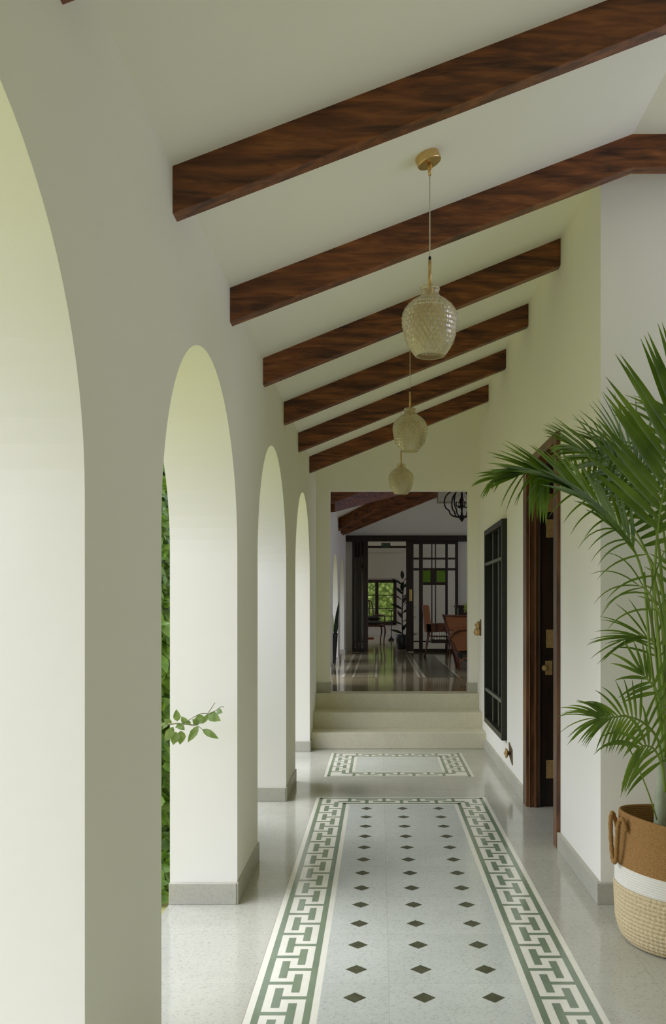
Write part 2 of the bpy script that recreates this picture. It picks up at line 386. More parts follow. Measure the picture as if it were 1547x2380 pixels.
# ---------------------------------------------------------------- floor inlays
def inlay(name, cx, hw, y0, y1, ends, diamonds, label):
    """a bordered panel: cream line, green line, key band, green line, cream line"""
    mb = MB(); x0, x1 = cx-hw, cx+hw
    def rect(a, b_, c, d, z, mi): mb.poly([(a, c, z), (b_, c, z), (b_, d, z), (a, d, z)], mi)
    LA, LB, LC = .0008, .0012, .0016
    # side band helper: u runs inward 0..0.25, vfun maps (u, v) to xy
    def band(fn, v0, v1, first):
        def r(u0, u1, a, b_, z, mi):
            p = [fn(u0, a), fn(u1, a), fn(u1, b_), fn(u0, b_)]; mb.poly([(q[0], q[1], z) for q in p], mi)
        r(0, .25, v0, v1, LA, 0)
        r(.025, .05, v0+.025, v1-.025, LB, 1); r(.2, .225, v0+.2, v1-.2, LB, 1)
        k = 0; v = first
        while v < v1-.06:
            if v > v0+.06:
                odd = k % 2 == 0
                inside = v > v0+.21 and v < v1-.21
                if odd: r(.05, .14, v-.0125, v+.0125, LB, 1); r(.14, .17, max(v-.08, v0+.08), min(v+.08, v1-.08), LC, 1)
                elif inside: r(.11, .2, v-.0125, v+.0125, LB, 1); r(.08, .11, v-.08, v+.08, LC, 1)
                else: r(.08, .11, max(v-.08, v0+.08), min(v+.08, v1-.08), LC, 1)
            v += .125; k += 1
    bl = lambda u, v: (x0+u, v)
    br = lambda u, v: (x1-u, v)
    first = 3.0905-.25*30
    while first < y0: first += .25
    band(bl, y0, y1, first); band(br, y0, y1, first+.0)
    for top in ends:
        fn = (lambda u, v: (v, y1-u)) if top else (lambda u, v: (v, y0+u))
        n = 10
        def r(u0, u1, a, b_, z, mi):
            p = [fn(u0, a), fn(u1, a), fn(u1, b_), fn(u0, b_)]; mb.poly([(q[0], q[1], z) for q in p], mi)
        # joins the side bands; drawn between their outer columns
        r(0, .25, x0+.25, x1-.25, LA, 0); r(.025, .05, x0+.025, x1-.025, LB, 1); r(.2, .225, x0+.2, x1-.2, LB, 1)
        v = cx-.25*4-.0; k = 0
        v = cx-.5
        while v < cx+.51:
            if k % 2 == 0: 
                if abs(v-cx) < .4: r(.11, .2, v-.0125, v+.0125, LB, 1); r(.08, .11, v-.08, v+.08, LC, 1)
            else: r(.05, .14, v-.0125, v+.0125, LB, 1); r(.14, .17, max(v-.08, x0+.08), min(v+.08, x1-.08), LC, 1)
            v += .125; k += 1
    rect(x0+.25, x1-.25, y0+(.25 if False in ends else 0), y1-(.25 if True in ends else 0), .0007, 2)
    if diamonds:
        for k in range(-18, 13):
            y = 3.217+.25*k
            if y < y0+.05: continue
            for c in (-.25, 0, .25):
                d = .0415; x = .1605+c
                mb.poly([(x-d, y, .0014), (x, y-d, .0014), (x+d, y, .0014), (x, y+d, .0014)], 3)
    struct(name, mb, ['cream', 'green', 'floor_in', 'greend'], label, recalc=False)
inlay('trim_1', .1585, .6215, -1.4, 6.584, (True,), True, 'long green and cream key-pattern floor inlay with dark diamonds')
inlay('trim_2', .1625, .6215, 7.361, 8.565, (True, False), False, 'small square key-pattern floor inlay before the steps')
# far room inlay: dark green field with cream lines
mb = MB(); z = ZF+.001
for (a, b_, mi) in ((.50, .54, 0), (.56, .60, 0), (.60, 1.02, 1), (1.02, 1.05, 0), (1.05, 1.38, 2), (1.38, 1.42, 0), (1.42, 2.0, 1), (2.0, 2.04, 0)):
    mb.poly([(a, 11.6, z), (b_, 11.6, z), (b_, 17.2, z), (a, 17.2, z)], mi)
for (a, b_, mi) in ((-.50, -.46, 0), (-.36, -.33, 0), (-.33, -.06, 2), (-.06, -.03, 0)):
    mb.poly([(a, 11.6, z), (b_, 11.6, z), (b_, 17.2, z), (a, 17.2, z)], mi)
for k in range(24):
    y = 11.7+k*.23
    mb.poly([(1.07, y, z+.0005), (1.36, y, z+.0005), (1.36, y+.05, z+.0005), (1.07, y+.05, z+.0005)], 0)
    mb.poly([(-.31, y, z+.0005), (-.08, y, z+.0005), (-.08, y+.05, z+.0005), (-.31, y+.05, z+.0005)], 0)
struct('trim_3', mb, ['inlay_far', 'greend', 'floor_far'], 'cream and dark green striped floor inlay of the far room', recalc=False)

# ---------------------------------------------------------------- ceiling beams
def beam(y0, x1=None, flat=False, w_=.07):
    x1 = XK if flat else XR
    D = .158; T_ = .012
    pts = [(XL-.01, y0, cz(XL, y0)-D), (x1, y0, cz(x1, y0)-D+(.0 if not flat else 0))]
    if flat:
        pts += [(2.52, y0, zk-D*.92), (2.52, y0, zk+T_)]
        pts[1] = (XK+.01, y0, cz(XK, y0)-D*.94)
        pts += [(x1, y0, cz(x1, y0)+T_)]
    else: pts += [(x1, y0, cz(x1, y0)+T_)]
    pts += [(XL-.01, y0, cz(XL, y0)+T_)]
    return MB().prism(pts, (0, w_, 0))
BL = [(.70, True, 'dark wooden ceiling beam just behind the camera view'),
      (1.838, True, 'dark wooden ceiling beam whose tip shows at the top left corner'),
      (2.916, True, 'largest dark wooden ceiling beam, nearest across the corridor'),
      (4.033, True, 'second dark wooden ceiling beam, bending level above the palm'),
      (5.18, False, 'third dark wooden ceiling beam, ending at the right wall'),
      (6.298, False, 'fourth dark wooden ceiling beam, passing behind the nearest lamp shade'),
      (7.42, False, 'fifth dark wooden ceiling beam, second from the far wall'),
      (8.60, False, 'smallest dark wooden ceiling beam, next to the far wall')]
for y, fl, lab in BL[1:]:
    thing('ceiling_beam', beam(y, flat=fl), 'beam', lab, 'beam', 'wooden beams across the corridor ceiling', bevel=.005)
def skew(a, b_, lab, hh=.17, wd=.09):
    (xa, ya), (xb, yb) = a, b_
    mb = MB(); za, zb = 2.86+.404*(xa+.675), 2.86+.404*(xb+.675)
    d = Vector((yb-ya, -(xb-xa), 0)).normalized()*wd
    mb.prism([(xa, ya, za-hh), (xb, yb, zb-hh), (xb, yb, zb+.02), (xa, ya, za+.02)], d)
    thing('ceiling_beam', mb, 'beam', lab, 'beam', 'wooden beams of the far room roof', bevel=.005)
skew((XL, 11.45), (1.04, 11.45), 'uppermost slanting beam in the top left of the end opening')
skew((XL, 12.25), (1.04, 14.3), 'slanting beam in the end opening, second from top left')
skew((XL, 14.8), (1.04, 13.15), 'steep wooden beam in the end opening crossing behind the last lamp', .22)
skew((XL, 15.6), (1.04, 15.2), 'beam in the end opening tucked between the steep one and the farthest one', .2)
skew((XL, 16.3), (1.04, 16.3), 'long straight beam in the end opening, lowest and farthest')

# ---------------------------------------------------------------- pendant lamps
def pendant(X, Y, zc, lab):
    r = root('pendant_lamp', (X, Y, 2.39), lab, 'lamp', 'brass and glass pendants hanging along the corridor')
    s = slope(Y); nrm = Vector((-s, 0, 1)).normalized()
    xc = X-.012; c = Vector((xc, Y, cz(xc, Y)))
    rot = Vector((0, 0, 1)).rotation_difference(nrm).to_matrix()
    mb = MB().lathe([(0, 0), (.046, 0), (.049, -.003), (.049, -.032), (.047, -.035), (0, -.035)], n=48)
    mb.v = [tuple(rot @ Vector(p)+c+nrm*.002) for p in mb.v]
    mb.build('canopy', 'brassl', r, smooth=False)
    b0 = c-nrm*.035; b1 = Vector((X, Y, b0.z-.045))
    MB().tube([b0, b0*.5+b1*.5, b1], [.009, .008, .006], 12).build('canopy_nipple', 'brassl', r, smooth=True)
    MB().tube([b1, (X, Y, 2.765)], .0022, 8).build('cord', 'cord', r, smooth=True)
    kn = MB().tube([(X, Y, 2.782), (X, Y, 2.776), (X, Y, 2.764)], [.003, .006, .005], 10); kn.build('cord_grip', 'iron', r, smooth=True)
    MB().tube([(X, Y, 2.766), (X, Y, 2.655)], .0065, 14).build('rod', 'brassl', r, smooth=True)
    prof = [(.0385, .268), (.0395, .262), (.036, .254), (.0355, .243), (.041, .234), (.056, .222), (.074, .207), (.090, .190), (.101, .172), (.1055, .153), (.106, .137), (.1045, .118), (.1005, .095), (.094, .070), (.085, .045), (.074, .022), (.064, .008), (.057, .001), (.054, .0)]
    P2 = []
    for k in range(len(prof)-1):
        for q in range(4):
            t = q/4; P2.append((prof[k][0]*(1-t)+prof[k+1][0]*t, prof[k][1]*(1-t)+prof[k+1][1]*t))
    P2.append(prof[-1])
    def fn(r_, z_, a):
        env = max(0, min(1, (z_-.025)/.02))*max(0, min(1, (.232-z_)/.02))
        h = abs(math.sin(a*14+z_*95))*abs(math.sin(a*14-z_*95))
        return r_+.010*env*(h-.4), z_
    inner = [(q[0]-.003, q[1]) for q in reversed(P2)]
    mb = MB()
    mb.lathe(P2, (X, Y, 2.39), 168, fn=fn)
    mb.lathe(inner, (X, Y, 2.39), 168)
    K = len(P2); n = 168
    for (a_, b2) in ((K-1, K), (0, 2*K-1)):
        for j in range(n): mb.face((a_*n+j, a_*n+(j+1) % n, b2*n+(j+1) % n, b2*n+j))
    mb.build('lamp_shade', 'shade', r, smooth=True)
    MB().tube([(X, Y, 2.655), (X, Y, 2.60), (X, Y, 2.598), (X, Y, 2.565)], [.016, .016, .019, .019], 20).build('lamp_holder', 'brassl', r, smooth=False)
    MB().lathe([(0, -.075), (.012, -.073), (.024, -.06), (.028, -.045), (.024, -.028), (.014, -.01), (.013, 0), (0, 0)], (X, Y, 2.566), 24).build('bulb', 'white_rope', r, smooth=True)
pendant(.197, 3.5, 0, 'nearest and largest brass pendant lamp with a textured glass shade')
pendant(.193, 5.65, 0, 'middle brass pendant lamp with a textured glass shade')
pendant(.190, 7.85, 0, 'farthest and smallest pendant lamp, hanging before the end opening')

# ---------------------------------------------------------------- door on the right
FX = 1.027
r = root('door_1', (XR, 5.8, 0), 'tall brown wooden door frame with an open leaf and brass hinges', 'door'); tag(r, kind='structure')
mb = MB(); mb.box(FX, XR+.01, 5.185, 5.285, 0, 2.43); mb.box(FX, XR+.01, 6.27, 6.40, 0, 2.43); mb.box(FX, XR+.01, 5.285, 6.27, 2.372, 2.43)
mb.box(XR, 1.12, 5.27, 5.285, 0, 2.38); mb.box(XR, 1.12, 6.262, 6.33, 0, 2.38); mb.box(XR, 1.12, 5.285, 6.262, 2.372, 2.40)
mb.box(FX+.02, FX+.03, 6.25, 6.262, 0, 2.37); mb.box(1.085, 1.10, 6.245, 6.262, 0, 2.37)
mb.build('door_frame', 'doorwood', r, bevel=.004)
mb = MB(); mb.box(1.10, 1.25, 5.27, 5.283, 0, 2.38); mb.box(1.12, 1.26, 6.285, 6.33, 0, 2.38); mb.box(1.12, 1.25, 5.283, 6.285, 2.36, 2.40)
mb.box(1.12, 1.135, 6.265, 6.29, 0, 2.37)
mb.build('door_jamb', 'darkwood', r, bevel=.003)
lf = MB(); lf.box(1.262, 1.33, 6.27, 6.31, .01, 2.36); lf.box(1.95, 2.05, 6.27, 6.31, .01, 2.36)
for za, zb in ((.01, .2), (1.0, 1.12), (2.22, 2.36)): lf.box(1.33, 1.95, 6.27, 6.31, za, zb)
for za, zb in ((.2, 1.0), (1.12, 2.22)): lf.box(1.33, 1.95, 6.282, 6.298, za, zb)
leaf = lf.build('door_leaf', 'darkwood', r, bevel=.003)
for k, zc in enumerate((2.135, 1.955, 1.18, .262)):
    mb = MB().box(1.172, 1.228, 6.279, 6.2855, zc-.064, zc+.064)
    for sx in (1.182, 1.215):
        for sz in (-.048, -.016, .016, .048): mb.tube([(sx, 6.278, zc+sz), (sx, 6.281, zc+sz)], .004, 8)
    h_ = mb.build('hinge', 'brass', r, bevel=.001); MB().tube([(1.234, 6.272, zc-.068), (1.234, 6.272, zc+.068)], .008, 12).build('hinge_pin', 'brass', h_, smooth=True)
mb = MB().box(1.165, 1.215, 6.279, 6.2855, .925, 1.025)
lt = mb.build('latch_plate', 'brass', r, bevel=.001)
MB().lathe([(0, .03), (.016, .028), (.022, .018), (.018, .006), (.012, 0)], (0, 0, 0), 20).build('tmp', 'brass').name = 'tmpk'
ko = bpy.data.objects['tmpk']; ko.name = 'knob'; ko.parent = lt; ko.location = Vector((1.158, 6.279, .975))-parent_world(lt)+Vector((0, 0, 0)); ko.rotation_euler = (PI/2, 0, 0)

# ---------------------------------------------------------------- window on the right wall
r = root('window_1', (1.03, 7.97, .3), 'tall dark green metal window standing proud of the right wall', 'window'); tag(r, kind='structure')
WX = 1.005
a, b_, c, d = 7.357, 8.586, .30, 2.13
mb = MB(); X2 = 1.09
mb.box(WX, X2, a, a+.05, c, d); mb.box(WX, X2, b_-.05, b_, c, d); mb.box(WX, X2, a+.05, b_-.05, c, c+.05); mb.box(WX, X2, a+.05, b_-.05, d-.05, d)
mb.build('window_frame', 'metal', r, bevel=.004)
mb = MB()
for y in (7.77, 8.17): mb.box(WX+.03, 1.075, y-.035, y+.035, c+.05, d-.05)
mb.build('mullion', 'metal', r, bevel=.003)
mb = MB()
for z in (1.806, .616): mb.box(WX+.004, WX+.03, a+.05, b_-.05, z-.013, z+.013)
mb.build('glazing_bar', 'bar', r, bevel=.002)
MB().box(1.062, 1.068, a+.045, b_-.045, c+.045, d-.045).build('pane', 'pane', r)

# brass ornaments on the right wall
r = root('wall_hook', (XR, 9.25, 1.17), 'small brass wall ornament with a rounded lower lobe beyond the window', 'hook')
mb = MB().lathe([(0, -.045), (.02, -.042), (.034, -.025), (.038, -.002), (.03, .02), (.016, .034), (0, .038)], (1.012, 9.25, 1.145), 20)
mb.build('lobe', 'brass', r, smooth=True)
MB().tube([(1.03, 9.25, 1.17), (1.02, 9.25, 1.2), (1.018, 9.25, 1.235), (1.03, 9.25, 1.25)], [.016, .02, .017, .008], 12).build('stem', 'brass', r, smooth=True)
MB().tube([(1.03, 9.25, 1.18), (.998, 9.25, 1.20), (.99, 9.25, 1.225)], [.012, .011, .006], 10).build('horn', 'brass', r, smooth=True)
MB().box(1.04, XR+.002, 9.22, 9.28, 1.10, 1.27).build('backplate', 'brown', r, bevel=.004)
r = root('door_stop', (XR, 7.12, .23), 'round brass rosette on a brown pointed plate low between window and door', 'door stop')
mb = MB().prism([(XR-.008, 7.03, .155), (XR-.008, 7.19, .20), (XR-.008, 7.22, .31), (XR-.008, 7.05, .275)], (.009, 0, 0)); mb.build('backplate', 'brown', r, bevel=.002)
mb = MB().tube([(XR-.004, 7.13, .235), (1.02, 7.13, .235)], .016, 16); mb.build('stem', 'brown', r, smooth=True)
mb = MB(); prof = []
mb.tube([(1.022, 7.13, .235), (1.012, 7.13, .235), (1.006, 7.13, .235), (1.0, 7.13, .235)], [.03, .042, .04, .012], 12); mb.build('rosette', 'brass', r, smooth=False)
mb = MB().tube([(1.001, 7.13, .235), (.992, 7.13, .235)], [.014, .008], 10); mb.build('rosette_boss', 'brassl', r, smooth=True)

# ---------------------------------------------------------------- basket
BC = Vector((1.312, 3.775, 0))
r = root('plant_basket', BC, 'large round woven jute basket with a white band, at the right edge', 'basket')
def brad(z):
    pts = [(0, .262), (.03, .287), (.08, .302), (.2, .309), (.31, .306), (.42, .296), (.52, .290)]
    for (za, ra), (zb, rb) in zip(pts, pts[1:]):
        if z <= zb: t = (z-za)/(zb-za); return ra+(rb-ra)*t
    return pts[-1][1]
def sag(a, z):   # the soft rim and bands tilt and dip a little
    return z*(1+.04*math.cos(a-PI*1.0)-.018*math.cos(2*(a-1.9)))
def coil(z0, z1, amp, cyc, tw=0):
    n = int((z1-z0)/.0022); pr = []
    for k in range(n+1):
        z = z0+(z1-z0)*k/n; pr.append((brad(z)+amp*abs(math.sin(PI*z/cyc)), z))
    return pr
def fnb(r_, z_, a): return r_, sag(a, z_)
def fnl(r_, z_, a):
    k_ = math.floor(z_/.0165)
    return r_+.0065*abs(math.sin(a*42+k_*1.9+.6*math.sin(a*7+k_)+z_*55))*abs(math.sin(PI*z_/.0165)), sag(a, z_)
mb = MB().lathe(coil(.005, .235, .0, .0165), BC, 330, fn=fnl); mb.lathe([(0, .004), (.262, .004)], BC, 330); mb.build('lower_weave', 'jutel', r, smooth=True)
o = MB().lathe(coil(.235, .312, .0025, .0095), BC, 160, fn=fnb).build('white_band', 'white_rope', r, smooth=True); o['label'] = 'white rope band'
pr = coil(.312, .512, .0022, .0085); inn = [(brad(z)-.012+.003*abs(math.sin(PI*z/.0085)), z) for z in [.512-.0022*k for k in range(90)]]
mb = MB().lathe(pr+[(brad(.512)-.001, .517), (brad(.512)-.008, .518)]+inn, BC, 160, fn=fnb); mb.build('upper_weave', 'jute', r, smooth=True)
# rope handles
def handle(ang):
    c, s_ = math.cos(ang), math.sin(ang); t = Vector((-s_, c, 0)); o_ = Vector((c, s_, 0))
    base = BC+o_*.297; pts = []
    mb = MB()
    ps = [base+t*-.055+Vector((0, 0, .47))+o_*.0, base+t*-.05+Vector((0, 0, .515))+o_*.015, base+t*-.04+Vector((0, 0, .535))+o_*.028, base+t*-.032+Vector((0, 0, .50))+o_*.038,
          base+t*-.03+Vector((0, 0, .42))+o_*.036, base+t*-.02+Vector((0, 0, .355))+o_*.034, base+Vector((0, 0, .34))+o_*.034, base+t*.02+Vector((0, 0, .355))+o_*.034,
          base+t*.03+Vector((0, 0, .42))+o_*.034, base+t*.034+Vector((0, 0, .50))+o_*.03, base+t*.05+Vector((0, 0, .53))+o_*.018, base+t*.06+Vector((0, 0, .48))+o_*.004]
    sm = []
    for i in range(len(ps)-1):
        p0, p1, p2, p3 = ps[max(i-1, 0)], ps[i], ps[i+1], ps[min(i+2, len(ps)-1)]
        for q in range(6):
            u = q/6; sm.append(.5*((2*p1)+(-p0+p2)*u+(2*p0-5*p1+4*p2-p3)*u*u+(-p0+3*p1-3*p2+p3)*u**3))
    sm.append(ps[-1]); mb.tube(sm, [.0095+.001*math.sin(i*1.7) for i in range(len(sm))], 10); mb.build('handle', 'jute', r, smooth=True)
handle(PI+.1); handle(.1)

# ---------------------------------------------------------------- palm
TR = Vector((1.175, 3.76, 0))
r = root('areca_palm', (1.25, 3.77, .3), 'tall green areca palm with arching fronds in the woven basket', 'plant')
MB().lathe([(0, .40), (.10, .402), (.2, .40), (.262, .395), (.262, .36), (0, .36)], BC, 40).build('soil', 'soil', r, smooth=True)
def spline(ps, n=10):
    ps = [Vector(p) for p in ps]; out = []
    for i in range(len(ps)-1):
        p0, p1, p2, p3 = ps[max(i-1, 0)], ps[i], ps[i+1], ps[min(i+2, len(ps)-1)]
        for q in range(n):
            u = q/n; out.append(.5*((2*p1)+(-p0+p2)*u+(2*p0-5*p1+4*p2-p3)*u*u+(-p0+3*p1-3*p2+p3)*u**3))
    out.append(ps[-1]); return out
tp = spline([TR+Vector((0, 0, .38)), P(1534, 1860, 3.77), P(1538, 1800, 3.78), P(1540, 1740, 3.78), P(1540, 1640, 3.78)], 8)
MB().tube(tp, [.026-.010*k/(len(tp)-1)+.0012*(k % 4 == 0) for k in range(len(tp))], 16).build('trunk', 'trunk', r, smooth=True)
def leaflet(mb, base, d, nrm, L, wd, droop, seg=6, curl=0):
    d = d.normalized(); p = Vector(base); pts = []
    for k in range(seg+1):
        t = k/seg; pts.append((p.copy(), d.copy(), t))
        p = p+d*(L/seg); d = (d+Vector((0, 0, -droop))*(1/seg)*(0.5+t)+nrm*curl/seg).normalized()
    i0 = len(mb.v)
    for q, dd, t in pts:
        sd = dd.cross(nrm)
        if sd.length < 1e-3: sd = dd.orthogonal()
        sd.normalize(); w_ = wd*(.35+.65*min(1, t/.22))*(1-max(0, (t-.35)/.65)**1.6)*.5+.0004
        n2 = sd.cross(dd).normalized()
        mb.v += [tuple(q-sd*w_+n2*w_*.35), tuple(q), tuple(q+sd*w_+n2*w_*.35)]
    for k in range(seg):
        a_ = i0+3*k
        mb.face((a_, a_+1, a_+4, a_+3)); mb.face((a_+1, a_+2, a_+5, a_+4))
def frond(ctrl, n=26, L=.34, wd=.017, t0=.3, ang=(70, 25), droop=.5, face=(0, -1, .3), lift=0, Lp=None, rr=.006, sides=(1, -1), jit=.08, matn='frond'):
    path = spline(ctrl, 12); K = len(path)-1
    stem = MB().tube(path, [rr*(1-.8*k/K)+.0008 for k in range(K+1)], 8)
    fr = MB(); fv = Vector(face).normalized()
    for i in range(n):
        t = t0+(1-t0)*(i/(n-1))**.95; x = t*K; k = min(int(x), K-1); p = path[k].lerp(path[k+1], x-k)
        T = (path[min(k+1, K)]-path[max(k-1, 0)]).normalized()
        S = T.cross(fv).normalized(); nn = S.cross(T).normalized()
        u = (t-t0)/(1-t0); th = math.radians(ang[0]+(ang[1]-ang[0])*u)
        ll = L*(.55+.45*math.sin(PI*min(1, .22+u*.78)) if Lp is None else Lp(u))*(1+random.uniform(-jit, jit))
        for sgn in sides:
            d = T*math.cos(th)+S*math.sin(th)*sgn+nn*lift+Vector((random.uniform(-1, 1), random.uniform(-1, 1), random.uniform(-1, 1)))*jit
            leaflet(fr, p, d, (nn+T*.1).normalized(), ll, wd*(1-.3*u), droop*random.uniform(.7, 1.3), 7)
    clampy = lambda v: (v[0], min(v[1], 4.19+.02*random.random()), v[2]) if v[0] > .98 else v
    fr.v = [clampy(v) for v in fr.v]; stem.v = [clampy(v) for v in stem.v]
    fr.v = [(min(v[0], 2.44), v[1], v[2]) for v in fr.v]; stem.v = [(min(v[0], 2.43), v[1], v[2]) for v in stem.v]
    f_ = fr.build('frond', matn, r, smooth=True, recalc=False)
    stem.build('frond_stem', 'petiole', f_, smooth=True)
CR = [P(1540, 1700, 3.78), P(1533, 1560, 3.78)]
# big arching frond to the left
F1 = [P(1540, 1740, 3.78), P(1528, 1560, 3.76), P(1506, 1400, 3.74), P(1478, 1290, 3.70), P(1430, 1215, 3.66), P(1370, 1158, 3.62), P(1300, 1116, 3.58), P(1250, 1098, 3.55), P(1208, 1101, 3.53)]
frond(F1, n=30, L=.27, wd=.026, t0=.40, ang=(46, 13), droop=.22, face=(.1, -.7, .7), sides=(1,))
frond(F1, n=28, L=.30, wd=.030, t0=.38, ang=(20, 10), droop=.30, face=(.1, -.7, .7), sides=(-1,), rr=.004)
frond(F1, n=13, L=.20, wd=.008, t0=.42, ang=(66, 40), droop=1.1, face=(.1, -.9, .3), sides=(-1,), rr=.003, Lp=lambda u: .9)
frond([P(1175, 1102, 3.53), P(1160, 1106, 3.52), P(1148, 1112, 3.52)], n=8, L=.12, wd=.008, t0=.1, ang=(32, 20), droop=.7, face=(.1, -.9, .3), rr=.0015, Lp=lambda u: .8)
# hanging cluster of that frond in front of the door
frond([P(1272, 1106, 3.58), P(1255, 1103, 3.56), P(1236, 1101, 3.55)], n=6, L=.19, wd=.024, t0=.1, ang=(92, 86), droop=.6, face=(.1, -1, .1), sides=(-1,), rr=.002, Lp=lambda u: 1, jit=.06)
# bundle above the door
frond([P(1545, 1640, 3.86), P(1540, 1400, 3.88), P(1525, 1240, 3.88), P(1480, 1140, 3.86), P(1425, 1085, 3.84), P(1370, 1055, 3.82), P(1335, 1040, 3.80)],
      n=28, L=.27, wd=.017, t0=.42, ang=(60, 18), droop=.5, face=(.0, -.7, .6), lift=.03)
# upright fan at the right edge
frond([P(1545, 1640, 3.70), P(1522, 1400, 3.68), P(1528, 1230, 3.66), P(1552, 1090, 3.64), P(1590, 960, 3.62), P(1640, 860, 3.60)],
      n=24, L=.44, wd=.034, t0=.40, ang=(52, 30), droop=.12, face=(.05, -1, .1), lift=.0)
# another long frond crossing behind
frond([P(1548, 1640, 3.9), P(1552, 1350, 3.92), P(1530, 1180, 3.93), P(1490, 1090, 3.96), P(1450, 1050, 3.94), P(1410, 1040, 3.92)],
      n=22, L=.30, wd=.016, t0=.42, ang=(66, 20), droop=.45, face=(0, -.8, .5), lift=.1)
# frond filling between (leaflets hang down behind the big one)
frond([P(1545, 1600, 3.84), P(1535, 1420, 3.84), P(1500, 1280, 3.82), P(1440, 1190, 3.80), P(1370, 1140, 3.78), P(1310, 1125, 3.76)],
      n=22, L=.22, wd=.022, t0=.42, ang=(100, 60), droop=.15, face=(0, -1, .2), lift=.0, sides=(1,))
# low left frond
frond([P(1540, 1790, 3.74), P(1528, 1720, 3.72), P(1495, 1680, 3.68), P(1455, 1665, 3.64), P(1420, 1668, 3.60), P(1392, 1668, 3.58)],
      n=17, L=.19, wd=.014, t0=.3, ang=(78, 22), droop=.8, face=(0, -1, .15), lift=0, Lp=lambda u: .9)
# wiry low spray reaching over the wall corner
frond([P(1440, 1664, 3.62), P(1410, 1668, 3.60), P(1388, 1668, 3.58)], n=6, L=.19, wd=.006, t0=.3, ang=(25, 8), droop=.7, face=(0, -1, .3), rr=.002, Lp=lambda u: 1.0)
# lowest frond, broad drooping leaflets
frond([P(1545, 1840, 3.72), P(1538, 1780, 3.70), P(1520, 1742, 3.67), P(1500, 1733, 3.64), P(1482, 1738, 3.62)],
      n=9, L=.22, wd=.020, t0=.3, ang=(95, 30), droop=1.3, face=(0, -1, .1), Lp=lambda u: 1)
# small mid fronds
frond([P(1535, 1640, 3.70), P(1522, 1600, 3.68), P(1505, 1580, 3.66), P(1492, 1565, 3.65)], n=6, L=.17, wd=.018, t0=.25, ang=(70, 10), droop=.5, face=(0, -1, .2), Lp=lambda u: 1)
frond([P(1545, 1600, 3.80), P(1535, 1540, 3.80), P(1515, 1490, 3.80), P(1490, 1478, 3.80), P(1462, 1482, 3.80)], n=12, L=.20, wd=.009, t0=.3, ang=(50, 12), droop=.6, face=(0, -1, .2), Lp=lambda u: 1)
frond([P(1545, 1500, 3.70), P(1532, 1430, 3.68), P(1505, 1375, 3.66), P(1485, 1362, 3.65)], n=4, L=.24, wd=.008, t0=.4, ang=(60, 18), droop=1.4, face=(0, -1, .2), Lp=lambda u: 1)
frond([P(1548, 1420, 3.72), P(1525, 1330, 3.70), P(1490, 1270, 3.67), P(1465, 1240, 3.66)], n=4, L=.25, wd=.009, t0=.3, ang=(70, 30), droop=1.7, face=(0, -1, .2), sides=(-1,), Lp=lambda u: 1)
# fronds on the far and right side, mostly outside the picture
for (dx, dy, hz) in ((.55, -.15, 1.9), (.5, .25, 2.1), (.25, -.5, 1.75), (.65, .0, 1.3), (.15, .28, 2.2), (.45, -.3, 1.0), (.35, .1, 1.55)):
    b0 = P(1545, 1700, 3.79)
    frond([b0, b0+Vector((dx*.15, dy*.15, (hz-.8)*.45)), b0+Vector((dx*.45, dy*.45, (hz-.8)*.85)), b0+Vector((dx*.85, dy*.8, (hz-.8)*1.0)), b0+Vector((dx*1.25, dy*1.1, (hz-.8)*.9))],
          n=26, L=.32, wd=.018, t0=.35, ang=(65, 20), droop=.5, face=(-.2, -.4, .8))
# bare stems
for (a_, b2, c_) in (((1540, 1720), (1512, 1540), (1496, 1330)), ((1542, 1700), (1530, 1520), (1512, 1300)), ((1545, 1760), (1536, 1560), (1516, 1330)), ((1548, 1640), (1546, 1450), (1522, 1200))):
    MB().tube(spline([P(*a_, 3.75), P(*b2, 3.74), P(*c_, 3.74)], 10), [.0075-.0025*k/20 for k in range(21)], 10).build('stem', 'petiole', r, smooth=True)
MB().tube(spline([P(1526, 1905, 3.72), P(1505, 1840, 3.70), P(1472, 1760, 3.68), P(1452, 1728, 3.67)], 8), .003, 8).build('stem', 'petiole', r, smooth=True)

